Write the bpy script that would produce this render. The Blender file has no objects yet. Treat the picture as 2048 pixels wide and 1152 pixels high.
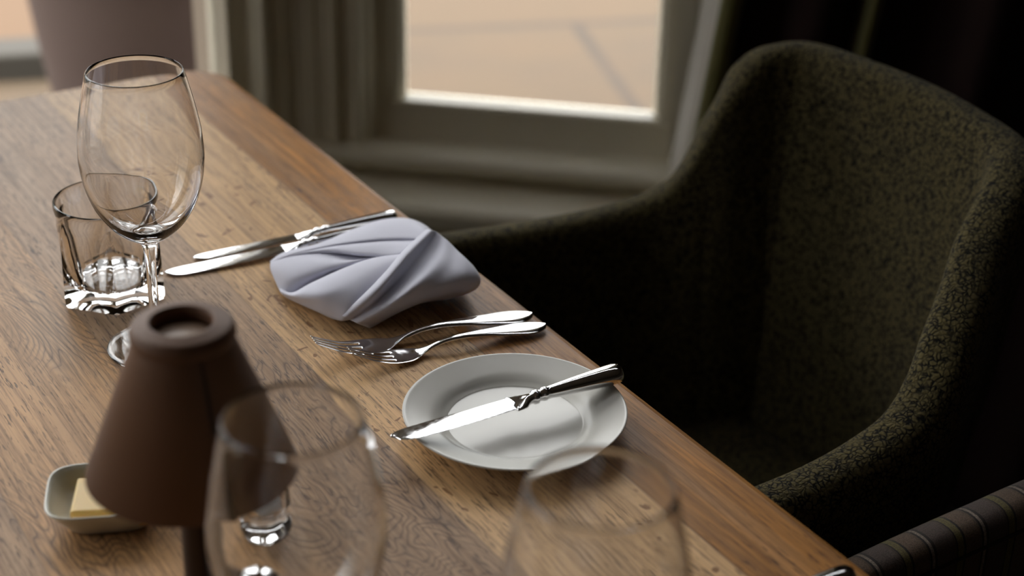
import bpy, bmesh, math, random
from mathutils import Vector, Matrix
C = bpy.context.scene
random.seed(7)
PI = math.pi
# ------------------------------------------------------------------ camera
F = 3400.0; TH = math.radians(27); RO = math.atan(.0226); AZ = math.radians(31.8)
TZ = .75                                            # table top height
CAM = Vector((0, 0, 1.414))
fw = Vector((math.cos(TH)*math.sin(AZ), math.cos(TH)*math.cos(AZ), -math.sin(TH)))
r0 = Vector((math.cos(AZ), -math.sin(AZ), 0)); u0 = r0.cross(fw)
RT = math.cos(RO)*r0 + math.sin(RO)*u0; UP = -math.sin(RO)*r0 + math.cos(RO)*u0
cd = bpy.data.cameras.new('camera'); cam = bpy.data.objects.new('camera', cd)
C.collection.objects.link(cam)
m = Matrix((RT, UP, -fw)).transposed().to_4x4(); m.translation = CAM
cam.matrix_world = m
cd.sensor_width = 36; cd.lens = F/2048*36; cd.clip_start = .02; cd.clip_end = 200
cd.dof.use_dof = True; cd.dof.focus_distance = 1.30; cd.dof.aperture_fstop = 3.9
C.camera = cam
# ------------------------------------------------------------------ colour management, world, lights
C.view_settings.view_transform = 'Standard'; C.view_settings.look = 'None'
C.view_settings.gamma = 1; C.view_settings.use_curve_mapping = False
C.view_settings.exposure = 0.4
C.cycles.max_bounces = 14; C.cycles.transmission_bounces = 14; C.cycles.transparent_max_bounces = 12
C.cycles.sample_clamp_indirect = 10
w = bpy.data.worlds.new('overcast_sky'); C.world = w; w.use_nodes = True
nt = w.node_tree; bg = nt.nodes['Background']
tc = nt.nodes.new('ShaderNodeTexCoord'); sp = nt.nodes.new('ShaderNodeSeparateXYZ'); cr = nt.nodes.new('ShaderNodeValToRGB')
nt.links.new(tc.outputs['Generated'], sp.inputs[0]); nt.links.new(sp.outputs['Z'], cr.inputs[0]); nt.links.new(cr.outputs[0], bg.inputs[0])
e = cr.color_ramp.elements
e[0].position = 0.0; e[0].color = (.10, .095, .085, 1)
e[1].position = 0.8; e[1].color = (1.45, 1.47, 1.50, 1)
x = e.new(.03); x.color = (.16, .17, .15, 1)
x = e.new(.16); x.color = (.42, .44, .45, 1)
x = e.new(.32); x.color = (.82, .82, .80, 1)
bg.inputs[1].default_value = 4.6

def portal(name, c, d, n, wid, hei):               # tells the renderer where daylight enters
    L = bpy.data.lights.new(name, 'AREA'); L.shape = 'RECTANGLE'; L.size = wid; L.size_y = hei
    L.cycles.is_portal = True
    o = bpy.data.objects.new(name, L); C.collection.objects.link(o)
    d = Vector(d).normalized(); n = Vector(n).normalized(); z = -n; y = z.cross(d)
    M = Matrix((d, y, z)).transposed().to_4x4(); M.translation = Vector(c); o.matrix_world = M

WC = Vector((.939, 2.1, 0)); WD = Vector((.757, -.653, 0)).normalized(); WN = Vector((-.653, -.757, 0)).normalized()
LC = Vector((-1.06, 2.1, 0)); LD = Vector((-.757, -.653, 0)).normalized(); LN = Vector((.653, -.757, 0)).normalized()
WTOP = 2.15
portal('daylight_portal', WC + WD*.33 - WN*.12 + Vector((0, 0, 1.35)), WD, WN, .45, 1.7)
portal('daylight_portal', (-.06, 2.22, 1.30), (1, 0, 0), (0, -1, 0), 1.85, 1.8)
portal('daylight_portal', LC + LD*.72 - LN*.12 + Vector((0, 0, 1.3)), LD, LN, 1.3, 1.8)

# ------------------------------------------------------------------ helpers
def at(px, py, z):
    d = fw + RT*(px-1024)/F - UP*(py-576)/F
    return CAM + d*((z-CAM.z)/d.z)
def link(o): C.collection.objects.link(o)
def tag(o, label=None, cat=None, group=None, kind=None):
    if label: o['label'] = label
    if cat: o['category'] = cat
    if group: o['group'] = group
    if kind: o['kind'] = kind
    return o
def empty(name, loc, rz=0):
    o = bpy.data.objects.new(name, None); link(o); o.location = loc; o.rotation_euler = (0, 0, rz)
    o.empty_display_size = .03
    return o
def mkobj(name, bm, mat, parent=None, smooth=True, world=False, recalc=True):
    if recalc: bmesh.ops.recalc_face_normals(bm, faces=bm.faces)
    if smooth:
        for f in bm.faces: f.smooth = True
    me = bpy.data.meshes.new(name); bm.to_mesh(me); bm.free(); me.materials.append(mat)
    o = bpy.data.objects.new(name, me); link(o)
    if parent:
        o.parent = parent
        if world:                                     # vertices given in world space
            bpy.context.view_layer.update()
            me.transform(wmat(parent).inverted())
    return o
def wmat(o):
    M = Matrix.Translation(o.location) @ o.rotation_euler.to_matrix().to_4x4()
    return wmat(o.parent) @ M if o.parent else M
def mod(o, kind, **k):
    md = o.modifiers.new(kind.lower(), kind)
    for a, b in k.items(): setattr(md, a, b)
    return md
def lathe(bm, prof, seg=64, cx=0, cy=0, closed=False):
    rings = []
    for r, z in prof:
        if r < 1e-6: rings.append([bm.verts.new((cx, cy, z))])
        else: rings.append([bm.verts.new((cx+r*math.cos(2*PI*i/seg), cy+r*math.sin(2*PI*i/seg), z)) for i in range(seg)])
    n = len(rings); rng = range(n if closed else n-1)
    for k in rng:
        a, b = rings[k], rings[(k+1) % n]
        if len(a) == 1 and len(b) == 1: continue
        for i in range(seg):
            j = (i+1) % seg
            if len(a) == 1: bm.faces.new((a[0], b[i], b[j]))
            elif len(b) == 1: bm.faces.new((a[i], a[j], b[0]))
            else: bm.faces.new((a[i], a[j], b[j], b[i]))
    return rings
def loft(bm, rings, cap=True, closed_ring=True):
    vs = [[bm.verts.new(p) for p in r] for r in rings]
    n = len(vs[0])
    for a, b in zip(vs, vs[1:]):
        for i in range(n if closed_ring else n-1):
            j = (i+1) % n; bm.faces.new((a[i], a[j], b[j], b[i]))
    if cap: bm.faces.new(vs[0]); bm.faces.new(vs[-1])
    return vs
def box(bm, x0, x1, y0, y1, z0, z1, M=None):
    v = [Vector((x, y, z)) for z in (z0, z1) for x, y in ((x0, y0), (x1, y0), (x1, y1), (x0, y1))]
    if M: v = [M @ p for p in v]
    v = [bm.verts.new(p) for p in v]
    for f in ((0, 1, 2, 3), (4, 5, 6, 7), (0, 1, 5, 4), (1, 2, 6, 5), (2, 3, 7, 6), (3, 0, 4, 7)):
        bm.faces.new([v[i] for i in f])
def cr1(p0, p1, p2, p3, t):
    return .5*((2*p1)+(-p0+p2)*t+(2*p0-5*p1+4*p2-p3)*t*t+(-p0+3*p1-3*p2+p3)*t**3)
def spline(P, n):                                      # Catmull-Rom through P, n samples a span
    P = [Vector(p) for p in P]; Q = [P[0]*2-P[1]] + P + [P[-1]*2-P[-2]]; out = []
    for i in range(len(P)-1):
        for k in range(n): out.append(cr1(Q[i], Q[i+1], Q[i+2], Q[i+3], k/n))
    return out + [P[-1]]
def lerp_tab(tab, x):
    if x <= tab[0][0]: return tab[0][1]
    for (a, va), (b, vb) in zip(tab, tab[1:]):
        if x <= b:
            t = (x-a)/(b-a); t = t*t*(3-2*t); return va+(vb-va)*t
    return tab[-1][1]

# ------------------------------------------------------------------ materials
class NM:
    def __init__(s, name, **k):
        s.m = bpy.data.materials.new(name); s.m.use_nodes = True; s.t = s.m.node_tree
        s.b = s.t.nodes['Principled BSDF']; s.set(**k)
    def set(s, **k):
        for a, v in k.items():
            a = {'color': 'Base Color', 'rough': 'Roughness', 'metal': 'Metallic', 'trans': 'Transmission Weight', 'ior': 'IOR',
                 'sheen': 'Sheen Weight', 'spec': 'Specular IOR Level', 'coat': 'Coat Weight', 'coatr': 'Coat Roughness', 'sss': 'Subsurface Weight'}[a]
            if isinstance(v, tuple) and len(v) == 3: v = v+(1,)
            s.b.inputs[a].default_value = v
    def n(s, kind, **k):
        nd = s.t.nodes.new('ShaderNode'+kind)
        for a, v in k.items():
            if hasattr(nd, a): setattr(nd, a, v)
            else: nd.inputs[a].default_value = v
        return nd
    def l(s, a, b): s.t.links.new(a, b)
    def math(s, op, a, b=None, c=None, clamp=False):
        nd = s.t.nodes.new('ShaderNodeMath'); nd.operation = op; nd.use_clamp = clamp
        for i, v in enumerate((a, b, c)):
            if v is None: continue
            if isinstance(v, (int, float)): nd.inputs[i].default_value = v
            else: s.l(v, nd.inputs[i])
        return nd.outputs[0]
    def noise(s, vec, scale=5, detail=2, rough=.5, dist=0):
        nd = s.n('TexNoise'); nd.inputs['Scale'].default_value = scale; nd.inputs['Detail'].default_value = detail
        nd.inputs['Roughness'].default_value = rough; nd.inputs['Distortion'].default_value = dist
        if vec is not None: s.l(vec, nd.inputs['Vector'])
        return nd.outputs['Fac']
    def mix(s, f, a, b, typ='MIX'):
        nd = s.t.nodes.new('ShaderNodeMix'); nd.data_type = 'RGBA'; nd.blend_type = typ
        for i, v in ((0, f), (6, a), (7, b)):
            if isinstance(v, (int, float)): nd.inputs[i].default_value = v
            elif isinstance(v, tuple): nd.inputs[i].default_value = v+(1,) if len(v) == 3 else v
            else: s.l(v, nd.inputs[i])
        return nd.outputs[2]
    def ramp(s, f, stops, interp='LINEAR'):
        nd = s.n('ValToRGB'); r = nd.color_ramp; r.interpolation = interp
        for i, (p, c) in enumerate(stops):
            if isinstance(c, (int, float)): c = (c, c, c)
            el = r.elements[i] if i < 2 else r.elements.new(p)
            el.position = p; el.color = c+(1,)
        s.l(f, nd.inputs[0]); return nd.outputs[0]
    def comb(s, x, y, z):
        nd = s.n('CombineXYZ')
        for i, v in enumerate((x, y, z)):
            if isinstance(v, (int, float)): nd.inputs[i].default_value = v
            else: s.l(v, nd.inputs[i])
        return nd.outputs[0]
    def bump(s, h, strength=.3, dist=.001):
        nd = s.n('Bump'); nd.inputs['Strength'].default_value = strength; nd.inputs['Distance'].default_value = dist
        s.l(h, nd.inputs['Height']); s.l(nd.outputs[0], s.b.inputs['Normal'])
    def col(s, c): s.l(c, s.b.inputs['Base Color'])

def mat_wood(edge_only=False):
    s = NM('oak_planks', rough=.42, spec=.15)
    g = s.n('NewGeometry'); sp = s.n('SeparateXYZ'); s.l(g.outputs['Position'], sp.inputs[0])
    X, Y = sp.outputs[0], sp.outputs[1]
    pi_ = s.math('FLOOR', s.math('DIVIDE', s.math('ADD', X, .693), .13))      # 10 = edge strip (x>.607), 9 = .477...
    wn = s.n('TexWhiteNoise', noise_dimensions='1D'); s.l(pi_, wn.inputs['W'])
    sr = s.n('SeparateXYZ'); s.l(wn.outputs['Color'], sr.inputs[0])
    ox = s.math('MULTIPLY', sr.outputs[0], 9.0); oy = s.math('MULTIPLY', sr.outputs[1], 9.0)
    XX = s.math('ADD', X, ox); YY = s.math('ADD', Y, oy)
    def v(a, b, z=0): return s.comb(s.math('MULTIPLY', XX, a), s.math('MULTIPLY', YY, b), z)
    base = s.ramp(s.math('DIVIDE', s.math('ADD', pi_, .5), 12.0),
        [(0, (.52, .31, .165)), (5/12, (.49, .295, .16)), (6/12, (.54, .325, .17)), (7/12, (.68, .38, .165)),
         (8/12, (.50, .305, .165)), (9/12, (.76, .47, .225)), (10/12, (.52, .225, .048))], 'CONSTANT')
    # broad tonal streaks along the grain
    c = s.mix(s.math('MULTIPLY', s.ramp(s.noise(v(16, 1.3), 1, 3, .6, .4), [(.35, 0.), (.7, 1.)]), .40), base, (.20, .125, .07))
    c = s.mix(s.math('MULTIPLY', s.ramp(s.noise(v(24, 2.0, 3.3), 1, 3, .6, .8), [(.5, 0.), (.75, 1.)]), .40), c, (.52, .37, .24))
    # cathedral rings: contour lines of a stretched field
    fld = s.noise(v(9.5, 3.6, 1.7), 1, 2.5, .5, 1.1)
    wob = s.noise(v(110, 60, 2.2), 1, 1, .5)
    ph = s.math('FRACT', s.math('ADD', s.math('MULTIPLY', fld, 26), s.math('MULTIPLY', wob, .55)))
    ring = s.ramp(ph, [(0, 1.), (.22, .25), (.55, 0.), (.92, .35)])
    rmask = s.ramp(s.noise(v(5, 2.6, 8), 1, 1, .5), [(.47, 0.), (.58, 1.)])
    rmask = s.math('MULTIPLY', rmask, s.math('LESS_THAN', pi_, 8.5))
    c = s.mix(s.math('MULTIPLY', s.math('MULTIPLY', ring, rmask), .95), c, (.10, .06, .04))
    # fine straight streaks
    st = s.noise(v(420, 9, .4), 1, 3, .65, .0)
    c = s.mix(s.math('MULTIPLY', s.ramp(st, [(.42, 0.), (.68, 1.)]), .58), c, (.12, .06, .03))
    # open pores: short dark dashes
    po = s.noise(v(760, 70, 5.5), 1, 1.5, .5, .0)
    pm = s.noise(v(9, 3.5, 4.4), 1, 2, .5, .3)
    pores = s.math('MULTIPLY', s.ramp(po, [(.58, 0.), (.66, 1.)]), s.ramp(pm, [(.38, .25), (.6, 1.)]))
    c = s.mix(s.math('MULTIPLY', pores, .8), c, (.055, .03, .018))
    # small worm-like brown flecks on the pale plank
    fn = s.noise(v(60, 42, 6.1), 1, 1, .5, 1.4)
    fl = s.math('MULTIPLY', s.ramp(fn, [(.70, 0.), (.715, 1.)]), s.math('MULTIPLY', s.math('GREATER_THAN', pi_, 8.5), s.math('LESS_THAN', pi_, 9.5)))
    c = s.mix(s.math('MULTIPLY', fl, .75), c, (.16, .06, .018))
    # dark streaky figure of the edge board
    ed = s.math('GREATER_THAN', pi_, 9.5)
    en = s.ramp(s.noise(v(150, 9, 7.7), 1, 4, .7, .5), [(.42, 0.), (.68, 1.)])
    c = s.mix(s.math('MULTIPLY', s.math('MULTIPLY', en, ed), .62), c, (.085, .032, .010))
    el = s.ramp(s.noise(v(60, 5, 9.1), 1, 3, .6, .3), [(.5, 0.), (.75, 1.)])
    c = s.mix(s.math('MULTIPLY', s.math('MULTIPLY', el, ed), .5), c, (.38, .20, .08))
    # glue line between boards
    fr = s.math('FRACT', s.math('DIVIDE', s.math('ADD', X, .693), .13))
    jl = s.math('LESS_THAN', s.math('MINIMUM', fr, s.math('SUBTRACT', 1.0, fr)), .006)
    c = s.mix(s.math('MULTIPLY', jl, .35), c, (.08, .05, .03))
    s.col(c)
    s.l(s.math('ADD', .36, s.math('MULTIPLY', st, .16)), s.b.inputs['Roughness'])
    s.bump(s.math('SUBTRACT', s.math('MULTIPLY', st, .5), pores), .35, .0004)
    return s.m
def mat_fabric():
    s = NM('crackle_upholstery', rough=.95, sheen=.06, spec=.08)
    tc = s.n('TexCoord'); v = tc.outputs['Object']
    wv = s.n('TexNoise'); wv.inputs['Scale'].default_value = 120; wv.inputs['Detail'].default_value = 1; s.l(v, wv.inputs['Vector'])
    ad = s.n('VectorMath', operation='MULTIPLY_ADD'); s.l(wv.outputs['Color'], ad.inputs[0]); ad.inputs[1].default_value = (.009, .009, .009); s.l(v, ad.inputs[2])
    vo = s.n('TexVoronoi', feature='DISTANCE_TO_EDGE'); vo.inputs['Scale'].default_value = 210; s.l(ad.outputs[0], vo.inputs['Vector'])
    line = s.ramp(vo.outputs['Distance'], [(.05, 1.), (.22, 0.)])
    brk = s.ramp(s.noise(v, 150, 1), [(.36, .35), (.55, 1.)])
    n2 = s.noise(v, 420, 1, .5, .5)
    base = s.mix(s.noise(v, 30, 2), (.148, .118, .046), (.110, .090, .042))
    base = s.mix(s.math('MULTIPLY', s.ramp(n2, [(.4, 0.), (.65, 1.)]), .5), base, (.05, .04, .018))
    s.col(s.mix(s.math('MULTIPLY', s.math('MULTIPLY', line, brk), .97), base, (.004, .004, .005)))
    s.bump(s.math('SUBTRACT', s.math('MULTIPLY', n2, .5), line), .5, .0012)
    return s.m
def mat_stripe():
    s = NM('striped_upholstery', rough=.85, sheen=.3, spec=.15)
    tc = s.n('TexCoord'); sp = s.n('SeparateXYZ'); s.l(tc.outputs['Object'], sp.inputs[0])
    f = s.math('FRACT', s.math('DIVIDE', sp.outputs[0], .046))
    c = s.ramp(f, [(0, (.14, .115, .04)), (.11, (.02, .015, .012)), (.15, (.13, .085, .055)), (.42, (.10, .065, .04)), (.46, (.02, .015, .012)),
                   (.50, (.24, .19, .15)), (.55, (.02, .015, .012)), (.60, (.085, .06, .05)), (.93, (.075, .05, .035)), (.97, (.02, .015, .012))], 'CONSTANT')
    wv = s.noise(tc.outputs['Object'], 900, 1)
    s.col(s.mix(s.math('MULTIPLY', s.ramp(wv, [(.4, 0.), (.6, 1.)]), .5), c, (.03, .022, .016)))
    s.bump(wv, .4, .0006)
    return s.m
def simple(name, color, rough=.5, **k):
    return NM(name, color=color, rough=rough, **k).m
def mat_glass(name, rough=0.0, tint=(1, 1, 1)):
    return NM(name, color=tint, rough=rough, trans=1.0, ior=1.5).m
def mat_pane():
    m_ = bpy.data.materials.new('window_glass'); m_.use_nodes = True; t = m_.node_tree; t.nodes.clear()
    o = t.nodes.new('ShaderNodeOutputMaterial'); mx = t.nodes.new('ShaderNodeMixShader'); f = t.nodes.new('ShaderNodeFresnel')
    f.inputs[0].default_value = 1.45
    a = t.nodes.new('ShaderNodeBsdfTransparent'); b = t.nodes.new('ShaderNodeBsdfGlossy'); b.inputs['Roughness'].default_value = .0
    t.links.new(f.outputs[0], mx.inputs[0]); t.links.new(a.outputs[0], mx.inputs[1]); t.links.new(b.outputs[0], mx.inputs[2]); t.links.new(mx.outputs[0], o.inputs[0])
    return m_
def mat_silver():
    s = NM('polished_silver', color=(.86, .86, .87), rough=.09, metal=1.0)
    tc = s.n('TexCoord'); n = s.noise(tc.outputs['Object'], 300, 3, .6)
    s.l(s.math('ADD', .05, s.math('MULTIPLY', s.ramp(n, [(.4, 0.), (.8, 1.)]), .12)), s.b.inputs['Roughness'])
    return s.m
def mat_cloth():
    s = NM('white_linen', color=(.68, .68, .78), rough=.85, sheen=.3, spec=.2)
    tc = s.n('TexCoord'); n = s.noise(tc.outputs['Object'], 1500, 2, .6); n2 = s.noise(tc.outputs['Object'], 60, 3)
    s.bump(s.math('ADD', n, s.math('MULTIPLY', n2, 1.5)), .25, .0004)
    return s.m
def mat_paint(name, col):
    s = NM(name, color=col, rough=.42)
    s.set(rough=.3)
    tc = s.n('TexCoord'); n = s.noise(tc.outputs['Object'], 90, 3)
    s.bump(n, .08, .0006)
    return s.m
def mat_paving():
    s = NM('sandstone_slabs', rough=.9)
    g = s.n('NewGeometry'); br = s.n('TexBrick'); mp = s.n('Mapping'); s.l(g.outputs['Position'], mp.inputs[0])
    mp.inputs['Rotation'].default_value = (0, 0, .35); s.l(mp.outputs[0], br.inputs['Vector'])
    br.inputs['Scale'].default_value = 1.0; br.inputs['Brick Width'].default_value = 1.1; br.inputs['Row Height'].default_value = .75
    br.inputs['Mortar Size'].default_value = .022; br.inputs['Mortar Smooth'].default_value = .4
    br.inputs['Color1'].default_value = PAVE1; br.inputs['Color2'].default_value = PAVE2; br.inputs['Mortar'].default_value = PAVE3
    n = s.noise(g.outputs['Position'], 1.6, 4, .6)
    n2 = s.noise(g.outputs['Position'], 7, 3, .6)
    c = s.mix(s.math('MULTIPLY', s.ramp(n, [(.45, 0.), (.65, 1.)]), .45), br.outputs['Color'], (PAVE3[0]*1.5, PAVE3[1]*1.5, PAVE3[2]*1.5))
    s.col(s.mix(s.math('MULTIPLY', n2, .25), c, (.09, .045, .018)))
    return s.m
PAVE1 = (.066, .041, .0180, 1); PAVE2 = (.056, .037, .0175, 1); PAVE3 = (.028, .020, .012, 1)
M = dict(wood=mat_wood(), fabric=mat_fabric(), stripe=mat_stripe(), glass=mat_glass('clear_glass'), pane=mat_pane(), silver=mat_silver(),
         cloth=mat_cloth(), paint=mat_paint('greige_paint', (.82, .76, .61)), paving=mat_paving(),
         wall=mat_paint('dark_wall_paint', (.16, .13, .10)), floor=simple('dark_carpet', (.018, .013, .010), .95),
         ceil=simple('ceiling_paint', (.30, .28, .25), .9),
         china=NM('white_china', color=(.60, .585, .54), rough=.22, spec=.28).m,
         dish=NM('cream_glazed_china', color=(.70, .69, .60), rough=.16).m,
         butter=NM('butter', color=(.66, .43, .11), rough=.4, sss=.2).m,
         shade=NM('brown_card_shade', color=(.160, .084, .050), rough=.55, spec=.3).m,
         seam=simple('shade_seam', (.055, .033, .022), .6),
         bronze=NM('dark_bronze', color=(.035, .022, .018), rough=.3, metal=.6).m,
         blackwood=simple('dark_stained_wood', (.025, .015, .01), .4),
         lining=simple('cream_lining', (.92, .87, .79), .9), olive=NM('olive_velvet', color=(.22, .20, .06), rough=.7, sheen=.4).m,
         darkcurt=simple('dark_brown_drape', (.028, .012, .010), .95),
         pot=simple('mauve_brown_terracotta', (.080, .052, .044), .7), kerb=simple('grey_kerb_stone', (.036, .031, .023), .9),
         terrace=simple('orange_gravel', (.085, .047, .021), .95), soil=simple('soil', (.02, .013, .01), 1.0),
         salt=simple('salt', (.8, .8, .8), .8), oldstone=simple('render_wall', (.25, .18, .12), .9))

# ------------------------------------------------------------------ room shell
def slab(name, x0, x1, y0, y1, z0, z1, mat):
    bm = bmesh.new(); box(bm, x0, x1, y0, y1, z0, z1); o = mkobj(name, bm, mat, smooth=False); tag(o, kind='structure'); return o
def wallbm(c, d, n, pieces, t=.22):
    bm = bmesh.new(); R = Matrix((d, -n, Vector((0, 0, 1)))).transposed().to_4x4(); R.translation = c
    for s0, s1, z0, z1 in pieces: box(bm, s0, s1, 0.06, t, z0, z1, R)
    return bm
Zv = Vector((0, 0, 1))
WEND = 1.5
wr = WC + WD*WEND; wl = LC + LD*1.7
bm = bmesh.new()
fp = [(-3, -3), (3, -3), (3, wr.y), (wr.x, wr.y), (WC.x, WC.y), (LC.x, LC.y), (wl.x, wl.y), (-3, wl.y)]
def poly(bm, pts, z0, z1):
    a = [bm.verts.new((x, y, z0)) for x, y in pts]; b = [bm.verts.new((x, y, z1)) for x, y in pts]
    bm.faces.new(a); bm.faces.new(b)
    for i in range(len(pts)): j = (i+1) % len(pts); bm.faces.new((a[i], a[j], b[j], b[i]))
poly(bm, fp, -.04, 0); tag(mkobj('floor', bm, M['floor'], smooth=False), kind='structure')
bm = bmesh.new(); poly(bm, fp, 2.6, 2.64); tag(mkobj('ceiling', bm, M['ceil'], smooth=False), kind='structure')
slab('wall_back', -3.1, 3.1, -3.1, -3, 0, 2.6, M['wall'])
slab('wall_left', -3.1, -3, -3, wl.y+.2, 0, 2.6, M['wall'])
slab('wall_right', 3, 3.1, -3, wr.y+.2, 0, 2.6, M['wall'])
slab('wall_front_right', wr.x-.02, 3, wr.y, wr.y+.2, 0, 2.6, M['wall'])
slab('wall_front_left', -3, wl.x+.02, wl.y, wl.y+.2, 0, 2.6, M['wall'])
# glazed bay: right angled side (window_1), centre (window_2), left angled side (window_3)
tag(mkobj('wall_bay_right', wallbm(WC, WD, WN, [(-.09, WEND, 0, .39), (-.09, WEND, WTOP+.1, 2.6), (.56, WEND, .39, WTOP+.1), (0, .075, .39, WTOP+.1)]), M['wall'], smooth=False), kind='structure')
tag(mkobj('wall_bay_centre', wallbm(LC, Vector((1, 0, 0)), Vector((0, -1, 0)), [(-.09, 2.09, 0, .39), (-.09, 2.09, WTOP+.1, 2.6), (1.93, 2.0, .39, WTOP+.1), (0, .07, .39, WTOP+.1)]), M['wall'], smooth=False), kind='structure')
tag(mkobj('wall_bay_left', wallbm(LC, LD, LN, [(-.09, 1.7, 0, .39), (-.09, 1.7, WTOP+.1, 2.6), (1.42, 1.7, .39, WTOP+.1), (0, .075, .39, WTOP+.1)]), M['wall'], smooth=False), kind='structure')

def frame_mat(c, d, n):
    R = Matrix((d, n, Zv)).transposed().to_4x4(); R.translation = c; return R   # (s, out into room, z)
def extr_v(bm, prof, z0, z1, Mx):                 # profile in (s, depth) standing vertically
    r = [[Mx @ Vector((s, q, z)) for s, q in prof] for z in (z0, z1)]
    vs = [[bm.verts.new(p) for p in k] for k in r]
    for i in range(len(prof)-1): bm.faces.new((vs[0][i], vs[0][i+1], vs[1][i+1], vs[1][i]))
def extr_h(bm, prof, s0, s1, Mx):                 # profile in (depth, z) lying along the wall
    vs = [[bm.verts.new(Mx @ Vector((s, q, z))) for q, z in prof] for s in (s0, s1)]
    for i in range(len(prof)-1): bm.faces.new((vs[0][i], vs[0][i+1], vs[1][i+1], vs[1][i]))
def arc(cx, cy, r, a0, a1, n=6):
    return [(cx+r*math.cos(a0+(a1-a0)*i/n), cy+r*math.sin(a0+(a1-a0)*i/n)) for i in range(n+1)]

def make_window(idx, c, d, n, L, R_, glass0, glass1, mulls):
    """L,R_ outer edges of the casing, glass0..glass1 the glazed span"""
    root = empty('window_%d' % idx, c + d*((L+R_)/2)); tag(root, kind='structure'); Mx = frame_mat(c, d, n)
    zb = .567; zr = .487
    bm = bmesh.new()
    # bottom rail and its mouldings, read from the glass down to the sill board
    prof = [(-.060, .548), (-.052, .547), (-.040, .543), (-.038, .5455), (-.033, .5445), (-.029, .541), (-.028, .536), (-.026, .492), (-.022, .488)]
    prof += [(.010, .493), (.030, .490), (.039, .483), (.041, .476), (.037, .468), (.016, .462), (.002, .455), (.002, .454), (.004, .450)]
    prof += [(.050, .447), (.092, .443), (.104, .437), (.108, .428), (.104, .418), (.090, .412), (.03, .405), (.020, .398), (.014, .390), (.014, .36)]
    extr_h(bm, prof, L-.02, R_+.02, Mx)
    mkobj('window_sill', bm, M['paint'], root, world=True)
    bm = bmesh.new()
    w_ = glass0 - L
    # side casing profile from the bay corner to the glass (mirrored for the other side)
    def side(k):
        P = [(0, .012), (.030, .012), (.032, .008), (.052, .008), (.055, .016), (.060, .018), (.064, .016), (.066, .004), (.085, .004), (.087, .012), (.090, .014)]
        P += arc(.094, .008, .0065, PI*.6, 0, 5) + [(.101, -.004), (.109, -.010), (.112, -.030), (.133, -.030), (.135, -.034), (.141, -.0345), (.146, -.038), (.150, -.044), (.1535, -.0495), (.155, -.085)]
        return P
    def side2(k):  # centre window: two deep reveals catch the daylight
        return [(0, .012), (.008, .012), (.011, .004), (.015, .004), (.018, .010), (.034, .010), (.037, .004), (.041, .004), (.044, .012), (.052, .012), (.055, .006), (.057, -.030),
                (.059, -.032), (.080, -.032), (.083, -.034), (.085, -.080), (.090, -.085)]
    P = side(0) if idx != 2 else side2(0)
    sc = w_/P[-1][0]
    P = [(s_*sc, q if q > -.05 else -.060 if idx != 2 else q) for s_, q in P]
    extr_v(bm, [(L+s_, q) for s_, q in P], .30, WTOP+.1, Mx)
    w2 = R_-glass1
    if idx == 1:
        Q = [(glass1, -.085), (glass1, -.062), (glass1+.004, -.056), (glass1+.006, -.05), (glass1+.011, -.046), (glass1+.013, -.034), (glass1+.02, -.030), (glass1+.028, -.030), (glass1+.030, .006), (glass1+.05, .010), (R_, .012)]
    else: Q = [(R_-s_*w2/w_, q) for s_, q in reversed(P)]
    extr_v(bm, Q, .30, WTOP+.1, Mx)
    for q in mulls:
        extr_v(bm, [(q-.035, -.085), (q-.033, -.04), (q-.02, -.03), (q+.02, -.03), (q+.033, -.04), (q+.035, -.085)], zb-.01, WTOP, Mx)
    box(bm, L, R_, -.085, .012, WTOP, WTOP+.1, Mx)
    o = mkobj('window_frame', bm, M['paint'], root, world=True, smooth=False)
    bm = bmesh.new(); dq = .080 if idx == 2 else .056
    box(bm, glass0-.01, glass1+.01, -dq, -dq+.004, .535, WTOP+.01, Mx)
    mkobj('window_pane', bm, M['pane'], root, world=True, smooth=False)
    return root
make_window(1, WC, WD, WN, .0, .60, .144, .499, [])
make_window(2, LC, Vector((1, 0, 0)), Vector((0, -1, 0)), .0, 2.0, .10, 1.90, [.71, 1.29])
make_window(3, LC, LD, LN, .0, 1.44, .12, 1.32, [.72])

# ------------------------------------------------------------------ outside
bm = bmesh.new(); box(bm, -12, 14, 2.45, 16, -.16, -.10)
tag(mkobj('patio', bm, M['paving'], smooth=False), kind='structure')
q0 = at(-40, 128, -.05); q1 = at(100, 120, -.05); dd = (q1-q0); dd.z = 0; dd.normalize(); nn = Vector((-dd.y, dd.x, 0))
R = Matrix((dd, nn, Zv)).transposed().to_4x4(); R.translation = Vector((q0.x, q0.y, 0))
bm = bmesh.new(); box(bm, -6, .95, 0, .14, -.11, -.03, R)
o = mkobj('kerb', bm, M['kerb'], smooth=False); mod(o, 'BEVEL', width=.01, segments=2); tag(o, kind='structure')
bm = bmesh.new(); box(bm, -6, .95, .14, 5, -.11, -.045, R); tag(mkobj('gravel_bed', bm, M['terrace'], smooth=False), kind='structure')
# big tapered planter outside the centre window
pc = at(306, 40, .35); k = (3.05-CAM.y)/(pc.y-CAM.y)
px_, py_ = CAM.x+(pc.x-CAM.x)*k, 3.05
pot = empty('garden_planter', (px_, py_, -.10)); tag(pot, 'large mauve-brown tapered planter standing on the paving outside the window', 'planter')
bm = bmesh.new()
lathe(bm, [(0, 0), (.145, 0), (.15, .01), (.180, .20), (.220, .45), (.238, .60), (.24, .62), (.255, .625), (.257, .67), (.25, .68), (.225, .68), (.22, .66), (.215, .60), (0, .60)], 64)
mkobj('pot_body', bm, M['pot'], pot)
bm = bmesh.new(); lathe(bm, [(0, .625), (.12, .63), (.217, .62)], 48); mkobj('soil', bm, M['soil'], pot)

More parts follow.
